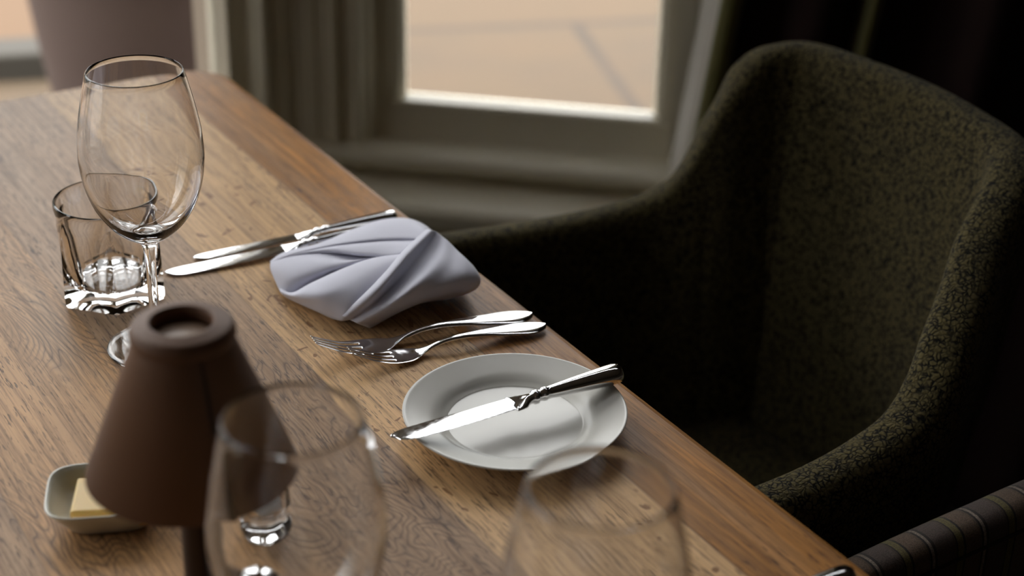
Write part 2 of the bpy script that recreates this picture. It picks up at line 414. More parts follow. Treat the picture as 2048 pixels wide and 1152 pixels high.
# ------------------------------------------------------------------ table
TX0, TX1, TY0, TY1 = -.17, .682, .08, 1.762
table = empty('dining_table', ((TX0+TX1)/2, (TY0+TY1)/2, 0))
tag(table, 'oak plank dining table with rounded corner beside the window', 'table')
def rrect(x0, x1, y0, y1, r, n=8):
    pts = []
    for cx, cy, a in ((x1-r, y1-r, 0), (x0+r, y1-r, PI/2), (x0+r, y0+r, PI), (x1-r, y0+r, 1.5*PI)):
        pts += [(cx+r*math.cos(a+PI/2*i/n), cy+r*math.sin(a+PI/2*i/n)) for i in range(n+1)]
    return pts
bm = bmesh.new()
rings = []
for ins, z in ((.006, .715), (.0, .720), (.0, .742), (.0012, .7455), (.004, .7485), (.0085, .7500)):
    rings.append([Vector((x, y, z)) for x, y in rrect(TX0+ins, TX1-ins, TY0+ins, TY1-ins, .055-ins)])
loft(bm, rings)
mkobj('tabletop', bm, M['wood'], table, smooth=False, world=True)
bm = bmesh.new(); box(bm, TX0+.1, TX1-.10, TY0+.12, TY0+.145, .63, .715); box(bm, TX0+.1, TX1-.10, TY1-.145, TY1-.12, .63, .715)
box(bm, TX0+.1, TX0+.125, TY0+.145, TY1-.145, .63, .715); box(bm, TX1-.125, TX1-.10, TY0+.145, TY1-.145, .63, .715)
mkobj('apron', bm, M['blackwood'], table, smooth=False, world=True)
for x in (TX0+.13, TX1-.13):
    for y in (TY0+.15, TY1-.15):
        bm = bmesh.new(); loft(bm, [[Vector((x+a*s_, y+b*s_, z)) for a, b in ((-1, -1), (1, -1), (1, 1), (-1, 1))] for s_, z in ((.022, 0), (.034, .64), (.034, .714))])
        mkobj('leg', bm, M['blackwood'], table, smooth=False, world=True)

# ------------------------------------------------------------------ chairs
def shell_mesh(stations, thick, inner_drop, bottom):
    """stations: (x, y, ztop, lean) along the top line from the near arm front, round the back, to the far arm front"""
    S = spline([Vector((a, b, c)) for a, b, c, _ in stations], 8)
    Ln = spline([Vector((l_, 0, 0)) for *_, l_ in stations], 8)
    rings = []
    n = len(S)
    for i, p in enumerate(S):
        t = (S[min(i+1, n-1)]-S[max(i-1, 0)]); t.z = 0; t.normalize()
        out = Vector((t.y, -t.x, 0))                     # outward for a counter-clockwise path
        h = thick/2; ln = Ln[i].x; ring = []
        endk = 1.0
        zt = p.z
        # section, from inner bottom over the roll to outer bottom
        ring.append((-h-ln*.95, inner_drop)); ring.append((-h-ln*.75, inner_drop+(zt-inner_drop)*.25)); ring.append((-h-ln*.45, inner_drop+(zt-inner_drop)*.5))
        ring.append((-h-ln*.18, inner_drop+(zt-inner_drop)*.75)); ring.append((-h-.001, zt-.030)); ring.append((-h, zt-.014))
        ring.append((-h*.80, zt-.0045)); ring.append((-h*.40, zt)); ring.append((h*.35, zt-.001)); ring.append((h*.75, zt-.006)); ring.append((h, zt-.018)); ring.append((h+.002, zt-.035))
        ring.append((h*.9, zt-(zt-bottom)*.3)); ring.append((h*.4-ln*.3, zt-(zt-bottom)*.6)); ring.append((-ln*.9, bottom)); ring.append((-h-ln*.95, bottom))
        rings.append([Vector((p.x, p.y, 0))+out*a+Zv*b for a, b in ring])
    bm = bmesh.new()
    # rounded arm fronts: repeat the end rings shrunk
    def cap_rings(r, dirv):
        c = sum(r, Vector())/len(r); out = []
        for k, f_ in ((.010, .93), (.016, .78), (.019, .5)):
            out.append([Vector((c.x+(q.x-c.x)*f_, c.y+(q.y-c.y)*f_, q.z if q.z < .55 else q.z-(1-f_)*.03))+dirv*k for q in r])
        return out
    d0 = (S[0]-S[1]).normalized(); d1 = (S[-1]-S[-2]).normalized(); d0.z = d1.z = 0
    rings = list(reversed(cap_rings(rings[0], d0)))+rings+cap_rings(rings[-1], d1)
    loft(bm, rings)
    return bm
def chair_legs(root, xs, ys, zt, mat):
    for x in xs:
        for y in ys:
            bm = bmesh.new(); sx = .02 if x > sum(xs)/2 else -.01
            loft(bm, [[Vector((x+a*s_+o_, y+b*s_, z)) for a, b in ((-1, -1), (1, -1), (1, 1), (-1, 1))] for s_, z, o_ in ((.013, 0, sx), (.021, zt, 0))])
            mkobj('leg', bm, mat, root, smooth=False, world=True)
def cushion(x0, x1, y0, y1, z0, z1, r=.05):
    bm = bmesh.new(); rings = []
    for ins, z in ((.012, z0), (.0, z0+.02), (.0, z1-.03), (.008, z1-.012), (.03, z1-.003), (.07, z1)):
        rings.append([Vector((x, y, z)) for x, y in rrect(x0+ins, x1-ins, y0+ins, y1-ins, max(r, ins+.01), 6)])
    loft(bm, rings); return bm

ch = empty('tub_chair', (.95, 1.115, 0))
tag(ch, 'dark olive crackle-patterned upholstered tub chair pulled up to the oak table', 'chair')
ST = [(.735, .834, .676, .00), (.80, .834, .680, .0), (.855, .835, .690, .005), (.90, .838, .706, .01), (.935, .848, .734, .015), (.960, .862, .757, .02), (.997, .884, .783, .03),
      (1.040, .912, .812, .035), (1.095, .940, .840, .04), (1.130, .975, .850, .05), (1.145, 1.03, .852, .05), (1.155, 1.11, .853, .055), (1.153, 1.19, .852, .055), (1.140, 1.26, .852, .05),
      (1.115, 1.285, .848, .045), (1.085, 1.293, .838, .04), (1.062, 1.297, .812, .035), (1.045, 1.305, .776, .03), (1.033, 1.310, .745, .03), (1.018, 1.318, .712, .02), (.998, 1.330, .690, .015), (.965, 1.342, .678, .01), (.92, 1.350, .673, .01), (.86, 1.358, .672, .005), (.80, 1.366, .673, .0), (.735, 1.375, .674, .0)]
o = mkobj('upholstered_shell', shell_mesh(ST, .046, .40, .30), M['fabric'], ch, world=True); mod(o, 'SUBSURF', levels=1, render_levels=1)
mkobj('seat', cushion(.70, 1.10, .865, 1.355, .33, .44), M['fabric'], ch, world=True)
chair_legs(ch, (.76, 1.06), (.90, 1.33), .33, M['blackwood'])

c2 = empty('striped_chair', (1.0, .50, 0))
tag(c2, 'striped brown and olive armchair whose arm shows at the lower right corner', 'chair')
ST2 = [(.72, .235, .640, 0), (.80, .235, .648, 0), (.90, .235, .664, 0), (1.0, .25, .69, .01), (1.10, .30, .71, .02), (1.17, .40, .72, .03), (1.18, .50, .72, .03), (1.165, .60, .72, .03), (1.10, .685, .71, .02),
       (1.02, .723, .695, .01), (.95, .738, .680, 0), (.90, .745, .670, 0), (.85, .752, .660, 0), (.80, .758, .650, 0), (.76, .763, .640, 0), (.73, .766, .630, 0)]
bm = shell_mesh(ST2, .040, .38, .28)
o = mkobj('upholstered_shell', bm, M['stripe'], c2, world=True); mod(o, 'SUBSURF', levels=1, render_levels=1)
S = spline([Vector((a, b, c)) for a, b, c, _ in ST2], 6); bm = bmesh.new(); rr = []
for i, p in enumerate(S):
    t = S[min(i+1, len(S)-1)]-S[max(i-1, 0)]; t.z = 0; t.normalize(); out = Vector((t.y, -t.x, 0)); c = p-out*.0205-Zv*.022
    rr.append([c+out*.0018*math.cos(a)+Zv*.0018*math.sin(a) for a in [2*PI*k/6 for k in range(6)]])
loft(bm, rr); mkobj('piping', bm, simple('dark_piping', (.02, .015, .012), .8), o).parent = o
bpy.context.view_layer.update(); o.children[0].data.transform(wmat(o).inverted())
mkobj('seat', cushion(.70, 1.12, .26, .735, .32, .45), M['stripe'], c2, world=True)
chair_legs(c2, (.76, 1.08), (.29, .70), .32, M['blackwood'])

# ------------------------------------------------------------------ curtain at the right of window_1
cur = empty('curtain', WC + WD*.75 + WN*.08)
tag(cur, 'dark curtain with cream lining and olive edge hanging beside the window behind the tub chair', 'curtain')
def drape(path, mat, name, th=.003):
    """path: (s, out) plan points; s shifts with height where the cloth is gathered"""
    P = spline([Vector((a, b, 0)) for a, b in path], 8); bm = bmesh.new(); rows = []
    for z in [0.02+i*.06 for i in range(39)]:
        sh = .12*(z-.55) if z < 1.3 else .09
        rows.append([WC+WD*(p.x+sh)+WN*p.y+Zv*z for p in P])
    loft(bm, rows, cap=False, closed_ring=False)
    o = mkobj(name, bm, mat, cur, world=True); mod(o, 'SOLIDIFY', thickness=th); return o
drape([(.541, .028), (.550, .045), (.553, .062), (.563, .078), (.567, .088)], M['lining'], 'lining')
drape([(.566, .091), (.570, .097), (.577, .099), (.583, .094), (.586, .086)], M['olive'], 'olive_border', .005)
drape([(.585, .084), (.60, .05), (.64, .045), (.67, .09), (.70, .095), (.725, .05), (.742, .045)], M['darkcurt'], 'drape')
drape([(.742, .045), (.748, .075), (.754, .09), (.762, .075)], M['olive'], 'olive_stripe')
drape([(.762, .074), (.80, .045), (.86, .05), (.90, .095), (.96, .06), (1.03, .05), (1.10, .10), (1.2, .06), (1.28, .07)], M['darkcurt'], 'drape')

# ------------------------------------------------------------------ glassware
def wine_glass_mesh(h, rf=.039, k=1.0):
    dz = h-.232
    out = [(0, .0010), (rf*.5, .0008), (rf-.0015, .0), (rf, .0008), (rf-.0005, .0016), (rf*.7, .0021), (.016, .0036), (.008, .0080), (.0052, .016), (.0043, .030), (.0040, .060+dz), (.0043, .082+dz),
           (.0060, .0905+dz), (.011, .0950+dz), (.020, .1010+dz), (.030, .1110+dz), (.0385, .1250+dz), (.0440, .1410+dz), (.0466, .1570+dz), (.0470, .1680+dz), (.0458, .1850+dz), (.0428, .2020+dz), (.0395, .2170+dz), (.0361, .2310+dz)]
    inn = [(.0356, .2316+dz), (.0353, .2308+dz), (.0387, .2170+dz), (.0420, .2020+dz), (.0449, .1850+dz), (.0461, .1680+dz), (.0454, .1570+dz), (.0427, .1415+dz), (.0370, .1262+dz), (.0282, .1130+dz), (.018, .1045+dz), (.008, .1002+dz), (0, .0992+dz)]
    pr = [Vector((a, b, 0)) for a, b in out]; pi_ = [Vector((a, b, 0)) for a, b in inn]
    P = spline(pr, 3)+spline(pi_, 3)
    P = [(max(p.x, 0)*k if p.y > .09+dz else max(p.x, 0), p.y) for p in P]; P[0] = (0, P[0][1]); P[-1] = (0, P[-1][1])
    bm = bmesh.new(); lathe(bm, P, 96); return bm
def glass_thing(name, x, y, h, label, grp=None, k=1.0):
    o = mkobj(name, wine_glass_mesh(h, k=k), M['glass']); o.location = (x, y, TZ+.0003); tag(o, label, 'wine glass', grp); return o
glass_thing('wine_glass', .3855, 1.157, .232, 'whole empty wine glass in sharp focus standing in front of the tumbler')
glass_thing('wine_glass', .292, .678, .216, 'blurred empty wine glass in the foreground overlapping the lamp shade')
glass_thing('wine_glass', .393, .550, .216, 'blurred empty wine glass in the foreground in front of the side plate')

# hexagonal-based tumbler
def tumbler():
    bm = bmesh.new(); N = 96; R6 = .0440; rr_ = .0405; H = .086
    a0 = -(PI/2+AZ)+PI                      # a corner faces the camera
    def hexr(a, R):
        b = ((a-CA) % (PI/3))-PI/6
        return R*math.cos(PI/6)/math.cos(b)
    CA = math.atan2(-1.267, -.385)          # corner direction towards the camera
    rings = []
    def ring(f, R, z, dz=None):
        pts = []
        for i in range(N):
            a = CA+2*PI*i/N; r = f*hexr(a, R)+(1-f)*R*.955 if f > 0 else R
            pts.append(Vector((r*math.cos(a), r*math.sin(a), z)))
        return pts
    for f, R, z in ((0, .012, .0046), (0, .024, .0034), (.3, .033, .0014), (1, .0395, .0), (1, .0425, .0012), (1, .0438, .004), (1, .0440, .008), (1, .0440, .015), (.98, .0438, .028), (.88, .0436, .042), (.68, .0432, .056), (.36, .0428, .067), (0.06, .0413, .0745), (0, .0408, .082), (0, .0404, .0852), (0, .0398, .086),
                    (0, .0388, .0857), (0, .0382, .083), (0, .0376, .07), (0, .0366, .05), (0, .0350, .034), (0, .0335, .024), (0, .0310, .0175), (0, .0270, .0150), (0, .020, .0142), (0, .010, .0138)):
        rings.append(ring(f, R, z))
    vs = loft(bm, rings, cap=False)
    for r_, z in ((vs[0], .005), (vs[-1], .0137)):
        c = bm.verts.new((0, 0, z))
        for i in range(N): bm.faces.new((r_[i], r_[(i+1) % N], c))
    return bm
o = mkobj('tumbler', tumbler(), M['glass']); o.location = (.3875, 1.2630, TZ+.0003); o.data.transform(Matrix.Diagonal((1.06, 1.06, 1.02, 1)))
try:
    with bpy.context.temp_override(object=o, selected_objects=[o], active_object=o): pass
except Exception: pass
o.data.set_sharp_from_angle(angle=math.radians(24))
tag(o, 'short thick-bottomed glass tumbler with six-sided base behind the wine glass', 'tumbler')

# small glass salt pot and metal-capped pepper pot behind/beside the lamp foot
sp_ = empty('salt_pot', (.352, .873, TZ)); tag(sp_, 'small cut-glass salt pot half hidden behind the lamp and blurred wine glass', 'salt pot')
bm = bmesh.new(); rings = []
N = 48
def flr(i, r, a): return r*(1+a*abs(math.sin(i*PI/8)))
prof = [(.0, .0005, 0), (.014, .0005, .0), (.0165, .002, .05), (.0175, .008, .10), (.0165, .014, .12), (.012, .018, .08), (.014, .022, .08), (.0172, .029, .1), (.0165, .036, .1), (.013, .041, .05), (.0115, .043, 0),
        (.0095, .043, 0), (.0105, .039, 0), (.013, .033, 0), (.012, .024, 0), (.006, .021, 0), (0, .0205, 0)]
for r, z, a in prof:
    rings.append([bm.verts.new((flr(i, r, a)*math.cos(2*PI*i/N), flr(i, r, a)*math.sin(2*PI*i/N), z)) for i in range(N)] if r > 0 else [bm.verts.new((0, 0, z))])
for a, b in zip(rings, rings[1:]):
    for i in range(N):
        j = (i+1) % N
        if len(a) == 1: bm.faces.new((a[0], b[i], b[j]))
        elif len(b) == 1: bm.faces.new((a[i], a[j], b[0]))
        else: bm.faces.new((a[i], a[j], b[j], b[i]))
mkobj('glass_body', bm, M['glass'], sp_)
bm = bmesh.new(); lathe(bm, [(0, .0215), (.006, .0225), (.0112, .025), (.0118, .030), (.006, .032), (0, .0325)], 24); mkobj('salt', bm, M['salt'], sp_)

pp = empty('pepper_pot', (.306, .775, TZ)); tag(pp, 'shiny metal-capped pepper pot at the bottom frame edge beside the lamp column', 'pepper pot')
bm = bmesh.new(); lathe(bm, [(0, .0005), (.015, .0005), (.017, .002), (.017, .012), (.0155, .022), (.0145, .030), (.013, .030), (.0135, .022), (.0145, .012), (.014, .006), (0, .005)], 40); mkobj('glass_body', bm, M['glass'], pp)
bm = bmesh.new(); lathe(bm, [(.0152, .027), (.0160, .028), (.0162, .034), (.0155, .040), (.0125, .0455), (.007, .0485), (0, .0495)], 40); mkobj('metal_cap', bm, M['silver'], pp)

# ------------------------------------------------------------------ cutlery
def knife_parts(LB, LH, wb=.0168, k=1.0):
    """blade from x=0 back to -LB, handle to +LH; underside of the blade at z=0"""
    bm = bmesh.new()
    # blade outline: (x, y_low (cutting edge), y_high (back))
    n = 44; top = []; bot = []
    tl = []
    for i in range(n+1):
        t = i/n; x = -LB*t
        hi = wb*.50*(1-.10*t); lo = -wb*(.40+.12*math.sin(t*PI*.9))
        if t > .84:
            u = (t-.84)/.16; f_ = math.sqrt(max(0, 1-u*u)); sp0 = hi-lo; hi = hi-.30*sp0*(1-f_); lo = min(hi-.0006, hi-sp0*(.04+.96*f_)+.0*u)
        if t < .08: lo = lo*(.75+.25*t/.08); hi = hi*(.8+.2*t/.08)
        tl.append((x, lo, hi))
    th = .0014
    rings = []
    for x, lo, hi in tl:
        m_ = (lo+hi)/2; tk = th*(1-.35*(-x/LB))
        rings.append([Vector((x, lo, .0012)), Vector((x, lo*.55+m_*.45, .0012+tk*.40)), Vector((x, hi-.0012, .0012+tk*.5)), Vector((x, hi, .0012+tk*.25)),
                      Vector((x, hi, .0012-tk*.25)), Vector((x, hi-.0012, .0012-tk*.5)), Vector((x, lo*.55+m_*.45, .0012-tk*.40)), Vector((x, lo, .0011))])
    loft(bm, rings)
    bm2 = bmesh.new(); N = 24; hr = []
    prof = [(-.009, wb*.56, .0010), (-.004, wb*.53, .0018), (.0, .0082, .0026), (.003, .0058, .0032), (.006, .0042, .0036), (.008, .0038, .0036), (.0095, .0052, .0046), (.012, .0054, .0048), (.0135, .0040, .0038),
            (.016, .0040, .0038), (.0175, .0050, .0045), (.0195, .0050, .0046), (.021, .0042, .0040), (.026, .0046, .0041), (LH*.5, .0062, .0047), (LH*.78, .0078, .0054), (LH*.91, .0083, .0056), (LH*.965, .0074, .0052), (LH*.99, .0048, .0038), (LH, .0016, .0016)]
    PP = []
    for (a, b) in zip(prof, prof[1:]):
        for j in range(2): t = j/2; PP.append(tuple(a[q]+(b[q]-a[q])*t for q in range(3)))
    PP.append(prof[-1])
    for x, a, b in PP:
        zc = .0012 if x < 0 else .0012+min(1, x/.02)*.0014
        hr.append([Vector((x, a*k*math.cos(2*PI*i/N), zc+b*k*(1+.25*max(0, min(1, x/.05)))*math.sin(2*PI*i/N))) for i in range(N)])
    loft(bm2, hr)
    return bm, bm2
def knife(name, tip, end, LBf, label, zt, ze, grp=None, k=1.0, flip=False, wb=.0168):
    tip = Vector(tip); end = Vector(end); L = (end-tip).length; LB = L*LBf; LH = L-LB
    dirn = (end-tip).normalized(); org = tip+dirn*LB
    r = empty(name, (org.x, org.y, zt+(ze-zt)*LBf)); r.rotation_euler = (0, -math.asin((ze-zt)/L), math.atan2(dirn.y, dirn.x))
    tag(r, label, 'knife', grp)
    a, b = knife_parts(LB, LH, wb, k)
    if flip:
        for q in (a, b):
            for v in q.verts: v.co.y = -v.co.y
    o = mkobj('blade', a, M['silver'], r); o.data.set_sharp_from_angle(angle=math.radians(35))
    mkobj('handle', b, M['silver'], r)
    return r
k1, k2, k3, k4 = at(331, 548, .7515), at(802, 449, .757), at(388, 517, .7515), at(793, 432, .757)
for q in (k1, k2, k3, k4): q.z = 0
knife('table_knife', k1, k2, .53, 'larger table knife with its handle tucked under the white napkin', TZ+.0005, TZ+.0048)
knife('table_knife', k3, k4, .54, 'smaller table knife lying farther back, its whole handle showing behind the napkin', TZ+.0005, TZ+.0048, k=.9, wb=.0130)
bt = at(785, 877, .7715); be = at(1243, 741, .7765)
knife('butter_knife', (bt.x, bt.y, 0), (be.x, be.y, 0), .55, 'butter knife resting across the white side plate', TZ+.0205, TZ+.0228, k=1.08, wb=.0175)
knife('table_knife', (.44, .652, 0), (.662, .643, 0), .53, 'knife at the bottom right corner showing only its rounded handle end', TZ+.0005, TZ+.0048)

def fork_mesh():
    L = .196
    Z = [(0, .0205), (.012, .0135), (.026, .0066), (.040, .0030), (.050, .0022), (.058, .0028), (.066, .0050), (.075, .0080), (.088, .0104), (.105, .0112), (.125, .0102), (.150, .0078), (.175, .0058), (.196, .0046)]
    Wd = [(0, .0066), (.004, .0074), (.02, .0094), (.040, .0118), (.050, .0114), (.056, .0092), (.062, .0055), (.070, .0033), (.085, .0026), (.105, .0036), (.125, .0058), (.150, .0098), (.166, .0120), (.175, .0122), (.184, .0108), (.190, .0080), (.194, .0046), (.196, .0008)]
    T = [(0, .0009), (.04, .0012), (.058, .0016), (.07, .0028), (.10, .0030), (.14, .0026), (.196, .0022)]
    cell = [.098, .098, .072, .098, .098, .072, .098, .098, .072, .098, .098]
    u = [0]
    for c in cell: u.append(u[-1]+c)
    u = [2*a/u[-1]-1 for a in u]
    st = [0, .0015, .004, .008, .012, .016, .020, .024, .028, .032, .036, .0375, .040, .044, .048, .052, .055, .058, .061, .064, .067, .070, .074, .078, .083, .088, .094, .10, .106, .112, .118, .125, .132, .14, .147, .154, .161, .168, .174, .179, .184, .188, .191, .193, .195, .196]
    def cub(tab, x): return lerp_tab(tab, x)
    Zs = spline([Vector((a, b, 0)) for a, b in Z], 12)
    def zc(x):
        for p, q in zip(Zs, Zs[1:]):
            if p.x <= x <= q.x+1e-9: return p.y+(q.y-p.y)*(x-p.x)/max(q.x-p.x, 1e-9)
        return Zs[-1].y
    bm = bmesh.new(); top = []; bot = []
    for s_ in st:
        w_ = cub(Wd, s_)*(1.15 if s_ < .055 else 1.15-.15*min(1, (s_-.055)/.015)); t = cub(T, s_); z = zc(s_); bowl = .0016*max(0, 1-abs(s_-.045)/.025)
        a = []; b = []
        for c, q in enumerate(u):
            xs = s_
            if s_ < .0015 and c % 3 in (0, 2): xs = .0018
            xs = xs*1.12 if xs < .07 else .0784+(xs-.07)*(.1176/.126)
            hnd = 1 if s_ > .07 else 0
            rim = (1-abs(q)**3)
            zz = z+bowl*q*q - (0.0010*q**4 if hnd else 0)
            tt = t*(.30+.70*rim)
            if s_ < .0375 and c % 3 != 1: tt *= .72
            a.append(bm.verts.new((xs, q*w_, zz+tt/2))); b.append(bm.verts.new((xs, q*w_, zz-tt/2)))
        top.append(a); bot.append(b)
    cells = {}
    for i in range(len(st)-1):
        for c in range(11):
            if st[i] < .0374 and c in (2, 5, 8): continue
            cells[(i, c)] = 1
    for (i, c) in cells:
        bm.faces.new((top[i][c], top[i+1][c], top[i+1][c+1], top[i][c+1])); bm.faces.new((bot[i][c], bot[i][c+1], bot[i+1][c+1], bot[i+1][c]))
        if (i, c-1) not in cells: bm.faces.new((top[i][c], bot[i][c], bot[i+1][c], top[i+1][c]))
        if (i, c+1) not in cells: bm.faces.new((top[i][c+1], top[i+1][c+1], bot[i+1][c+1], bot[i][c+1]))
        if (i-1, c) not in cells: bm.faces.new((top[i][c], top[i][c+1], bot[i][c+1], bot[i][c]))
        if (i+1, c) not in cells: bm.faces.new((top[i+1][c], bot[i+1][c], bot[i+1][c+1], top[i+1][c+1]))
    return bm
def fork(tip, end, label):
    tip = Vector(tip); end = Vector(end); L = (end-tip).length
    o = mkobj('fork', fork_mesh(), M['silver']); o.location = (tip.x, tip.y, TZ); o.rotation_euler = (0, 0, math.atan2(end.y-tip.y, end.x-tip.x))
    o.data.transform(Matrix.Scale(L/.196, 4)); mod(o, 'SUBSURF', levels=1, render_levels=1); tag(o, label, 'fork'); return o
fork((.4825, 1.074, 0), (.673, 1.052, 0), 'rear silver fork, the one nearer the white napkin')
fork((.5015, 1.048, 0), (.673, 1.031, 0), 'front silver fork, the one nearer the side plate')

# ------------------------------------------------------------------ side plate
bm = bmesh.new()
pl_ = [(0, .0060), (.030, .0058), (.048, .0062), (.0510, .0068), (.0540, .0082), (.0570, .0102), (.0610, .0122), (.068, .0142), (.077, .0166), (.0815, .0178), (.0828, .0174), (.0822, .0162), (.078, .0140), (.068, .0110), (.058, .0068), (.053, .0026), (.0505, .0010), (.0500, 0), (.0470, 0), (.0460, .0018), (.030, .0024), (0, .0024)]
P = [(p.x, p.y) for p in spline([Vector((a, b, 0)) for a, b in pl_], 4)]; P[0] = (0, P[0][1]); P[-1] = (0, P[-1][1])
lathe(bm, P, 128)
o = mkobj('side_plate', bm, M['china']); pc_ = at(1030, 817, TZ+.0175); o.location = (pc_.x, pc_.y, TZ+.0002)
tag(o, 'round white china side plate with a butter knife lying across it', 'plate')

# ------------------------------------------------------------------ butter dish
bd = at(214, 966, .776); BR = math.radians(-22)
o = None
bm = bmesh.new()
def sq(r, half, z, e=4.0, n=64):
    out = []
    for i in range(n):
        a = 2*PI*i/n; c, s_ = math.cos(a), math.sin(a); q = (abs(c)**e+abs(s_)**e)**(-1/e)
        out.append(Vector((half*q*c, half*.92*q*s_, z)))
    return out
loft(bm, [sq(0, h, z, e_) for h, z, e_ in ((.020, .0005, 4), (.026, .0005, 4), (.0272, .002, 4), (.033, .012, 4), (.0385, .022, 4.2), (.0405, .0262, 4.4), (.0402, .0274, 4.4), (.0392, .0272, 4.4), (.037, .022, 4.2), (.0325, .013, 4), (.027, .0065, 4), (.018, .0050, 4), (.006, .0048, 3))])
o = mkobj('butter_dish', bm, M['dish']); o.location = (bd.x, bd.y, TZ); o.rotation_euler = (0, 0, BR); o.data.transform(Matrix.Diagonal((1, .9, .8, 1))); tag(o, 'small square cream china dish holding butter behind the lamp shade', 'butter dish')
bm = bmesh.new(); box(bm, -.026, .024, -.023, .019, 0, .014)
for v in bm.verts: v.co.x += .3*0
o = mkobj('butter_pat', bm, M['butter'], smooth=False); mod(o, 'BEVEL', width=.002, segments=2); b2 = at(182, 980, .768); o.location = (bd.x+.003, bd.y-.002, TZ+.0056); o.rotation_euler = (0, 0, BR-.06); tag(o, 'yellow slab of butter in the small cream dish', 'butter')

# ------------------------------------------------------------------ lamp
lamp = empty('table_lamp', (.2835, .806, TZ)); tag(lamp, 'small table lamp with conical brown shade, switched off, in the blurred foreground', 'lamp')
bm = bmesh.new(); r1, z1, r2, z2 = .0615, .117, .0278, .212
P = [(r1, z1), (r1+.0006, z1+.001), (r2+.0006, z2-.004)]
P = [(r1-.0012, z1), (r1, z1), (r2+.001, z2-.010), (r2+.001, z2-.0085), (r2-.0005, z2-.0085), (r2-.0015, z2-.0085), (r2-.0025, z2-.010), (r1-.0022, z1)]
lathe(bm, P, 96, closed=True); sh = mkobj('lamp_shade', bm, M['shade'], lamp)
bm = bmesh.new(); lathe(bm, [(r2-.0035, z2-.010), (r2+.0012, z2-.0095), (r2+.0022, z2-.0070), (r2+.0020, z2-.0035), (r2+.0008, z2-.0005), (r2-.001, z2+.0008), (.0218, z2+.0004), (.0196, z2+.0018), (.0184, z2+.0018), (.0176, z2), (.0176, z2-.010), (.0190, z2-.010)], 96, closed=True)
mkobj('shade_ring', bm, M['shade'], sh)
bm = bmesh.new(); lathe(bm, [(0, z2-.0062), (.014, z2-.0066), (.0175, z2-.0085), (.0175, z2-.012), (0, z2-.012)], 48); mkobj('top_diffuser', bm, simple('frosted_diffuser', (.33, .22, .15), .4), sh)
# seam facing the camera's right
a_ = math.atan2(-.806, -.2835)+.30; bm = bmesh.new()
def sp2(r, z, da): return Vector((r*math.cos(a_+da), r*math.sin(a_+da), z))
loft(bm, [[sp2(r1*(1-t)+r2*t+q, z1*(1-t)+(z2-.010)*t, da) for q, da in ((.0012, -.034), (.0018, -.015), (.0018, .015), (.0012, .034))] for t in [i/8 for i in range(9)]], cap=False, closed_ring=False)
mkobj('seam', bm, M['seam'], sh)
bm = bmesh.new(); lathe(bm, [(0, 0), (.040, 0), (.0415, .002), (.040, .006), (.018, .010), (.0115, .016), (.0100, .026), (.0098, .10), (.0105, .118), (.014, .122), (.016, .150), (.012, .165), (0, .166)], 48)
mkobj('lamp_base', bm, M['bronze'], lamp)
bm = bmesh.new()
for a in (0, 2*PI/3, 4*PI/3):
    d_ = Vector((math.cos(a), math.sin(a), 0)); t_ = Vector((-d_.y, d_.x, 0))
    loft(bm, [[d_*r_+t_*u_*.0012+Zv*(z_+v_*.0012) for u_, v_ in ((-1, -1), (1, -1), (1, 1), (-1, 1))] for r_, z_ in ((.010, .155), (.0255, z2-.014))])
mkobj('shade_carrier', bm, M['bronze'], lamp)

# ------------------------------------------------------------------ napkin
def cloth_sheet(bm, rows, nu=7, nv=6, sag=0):
    R_ = [spline([Vector(p) for p in r], nu) for r in rows]
    cols = list(zip(*R_)); cols = [spline(list(c), nv) for c in cols]
    grid = [[bm.verts.new(at(p.x, p.y, TZ+max(p.z, .02)*.01)) for p in c] for c in cols]
    for a, b in zip(grid, grid[1:]):
        for i in range(len(a)-1): bm.faces.new((a[i], a[i+1], b[i+1], b[i]))
bm = bmesh.new()
# top flap running back from the left tip
cloth_sheet(bm, [
    [(548, 522, .1), (575, 503, .2), (640, 487, .9), (700, 463, 1.1), (760, 444, 1.1), (812, 443, 1.0), (850, 462, 1.0), (872, 482, 1.0)],
    [(542, 522, .7), (570, 505, 1.3), (640, 487, 1.9), (700, 462, 2.2), (760, 441, 2.3), (812, 437, 2.4), (848, 450, 2.8), (872, 470, 3.0)],
    [(540, 524, .9), (574, 508, 1.7), (642, 490, 2.5), (704, 468, 3.1), (762, 450, 3.5), (812, 446, 3.8), (846, 456, 4.2), (862, 470, 4.1)],
    [(543, 525, 1.0), (585, 508, 2.0), (655, 492, 2.8), (715, 482, 3.4), (772, 476, 3.7), (815, 475, 3.9), (842, 476, 4.1), (852, 479, 3.9)],
    [(544, 525, 1.0), (588, 509, 1.95), (657, 494, 2.65), (717, 485, 3.15), (773, 480, 3.4), (813, 479, 3.6), (836, 480, 3.8), (846, 484, 3.7)],
    [(544, 525, 1.0), (592, 509, 2.05), (662, 497, 2.95), (722, 493, 3.45), (773, 491, 3.7), (806, 490, 3.8), (822, 491, 3.9), (830, 495, 3.8)],
    [(544, 526, 1.0), (596, 509, 2.05), (660, 501, 2.9), (715, 506, 3.3), (760, 509, 3.5), (790, 509, 3.7), (803, 508, 3.7), (812, 508, 3.7)],
    [(545, 527, .9), (597, 512, 1.8), (660, 505, 2.6), (715, 510, 2.9), (760, 513, 3.1), (790, 513, 3.3), (803, 512, 3.3), (812, 512, 3.4)],
    [(548, 527, .6), (600, 510, 1.3), (660, 500, 2.0), (715, 504, 2.3), (760, 507, 2.5), (790, 507, 2.7), (803, 506, 2.7), (812, 506, 2.8)]])
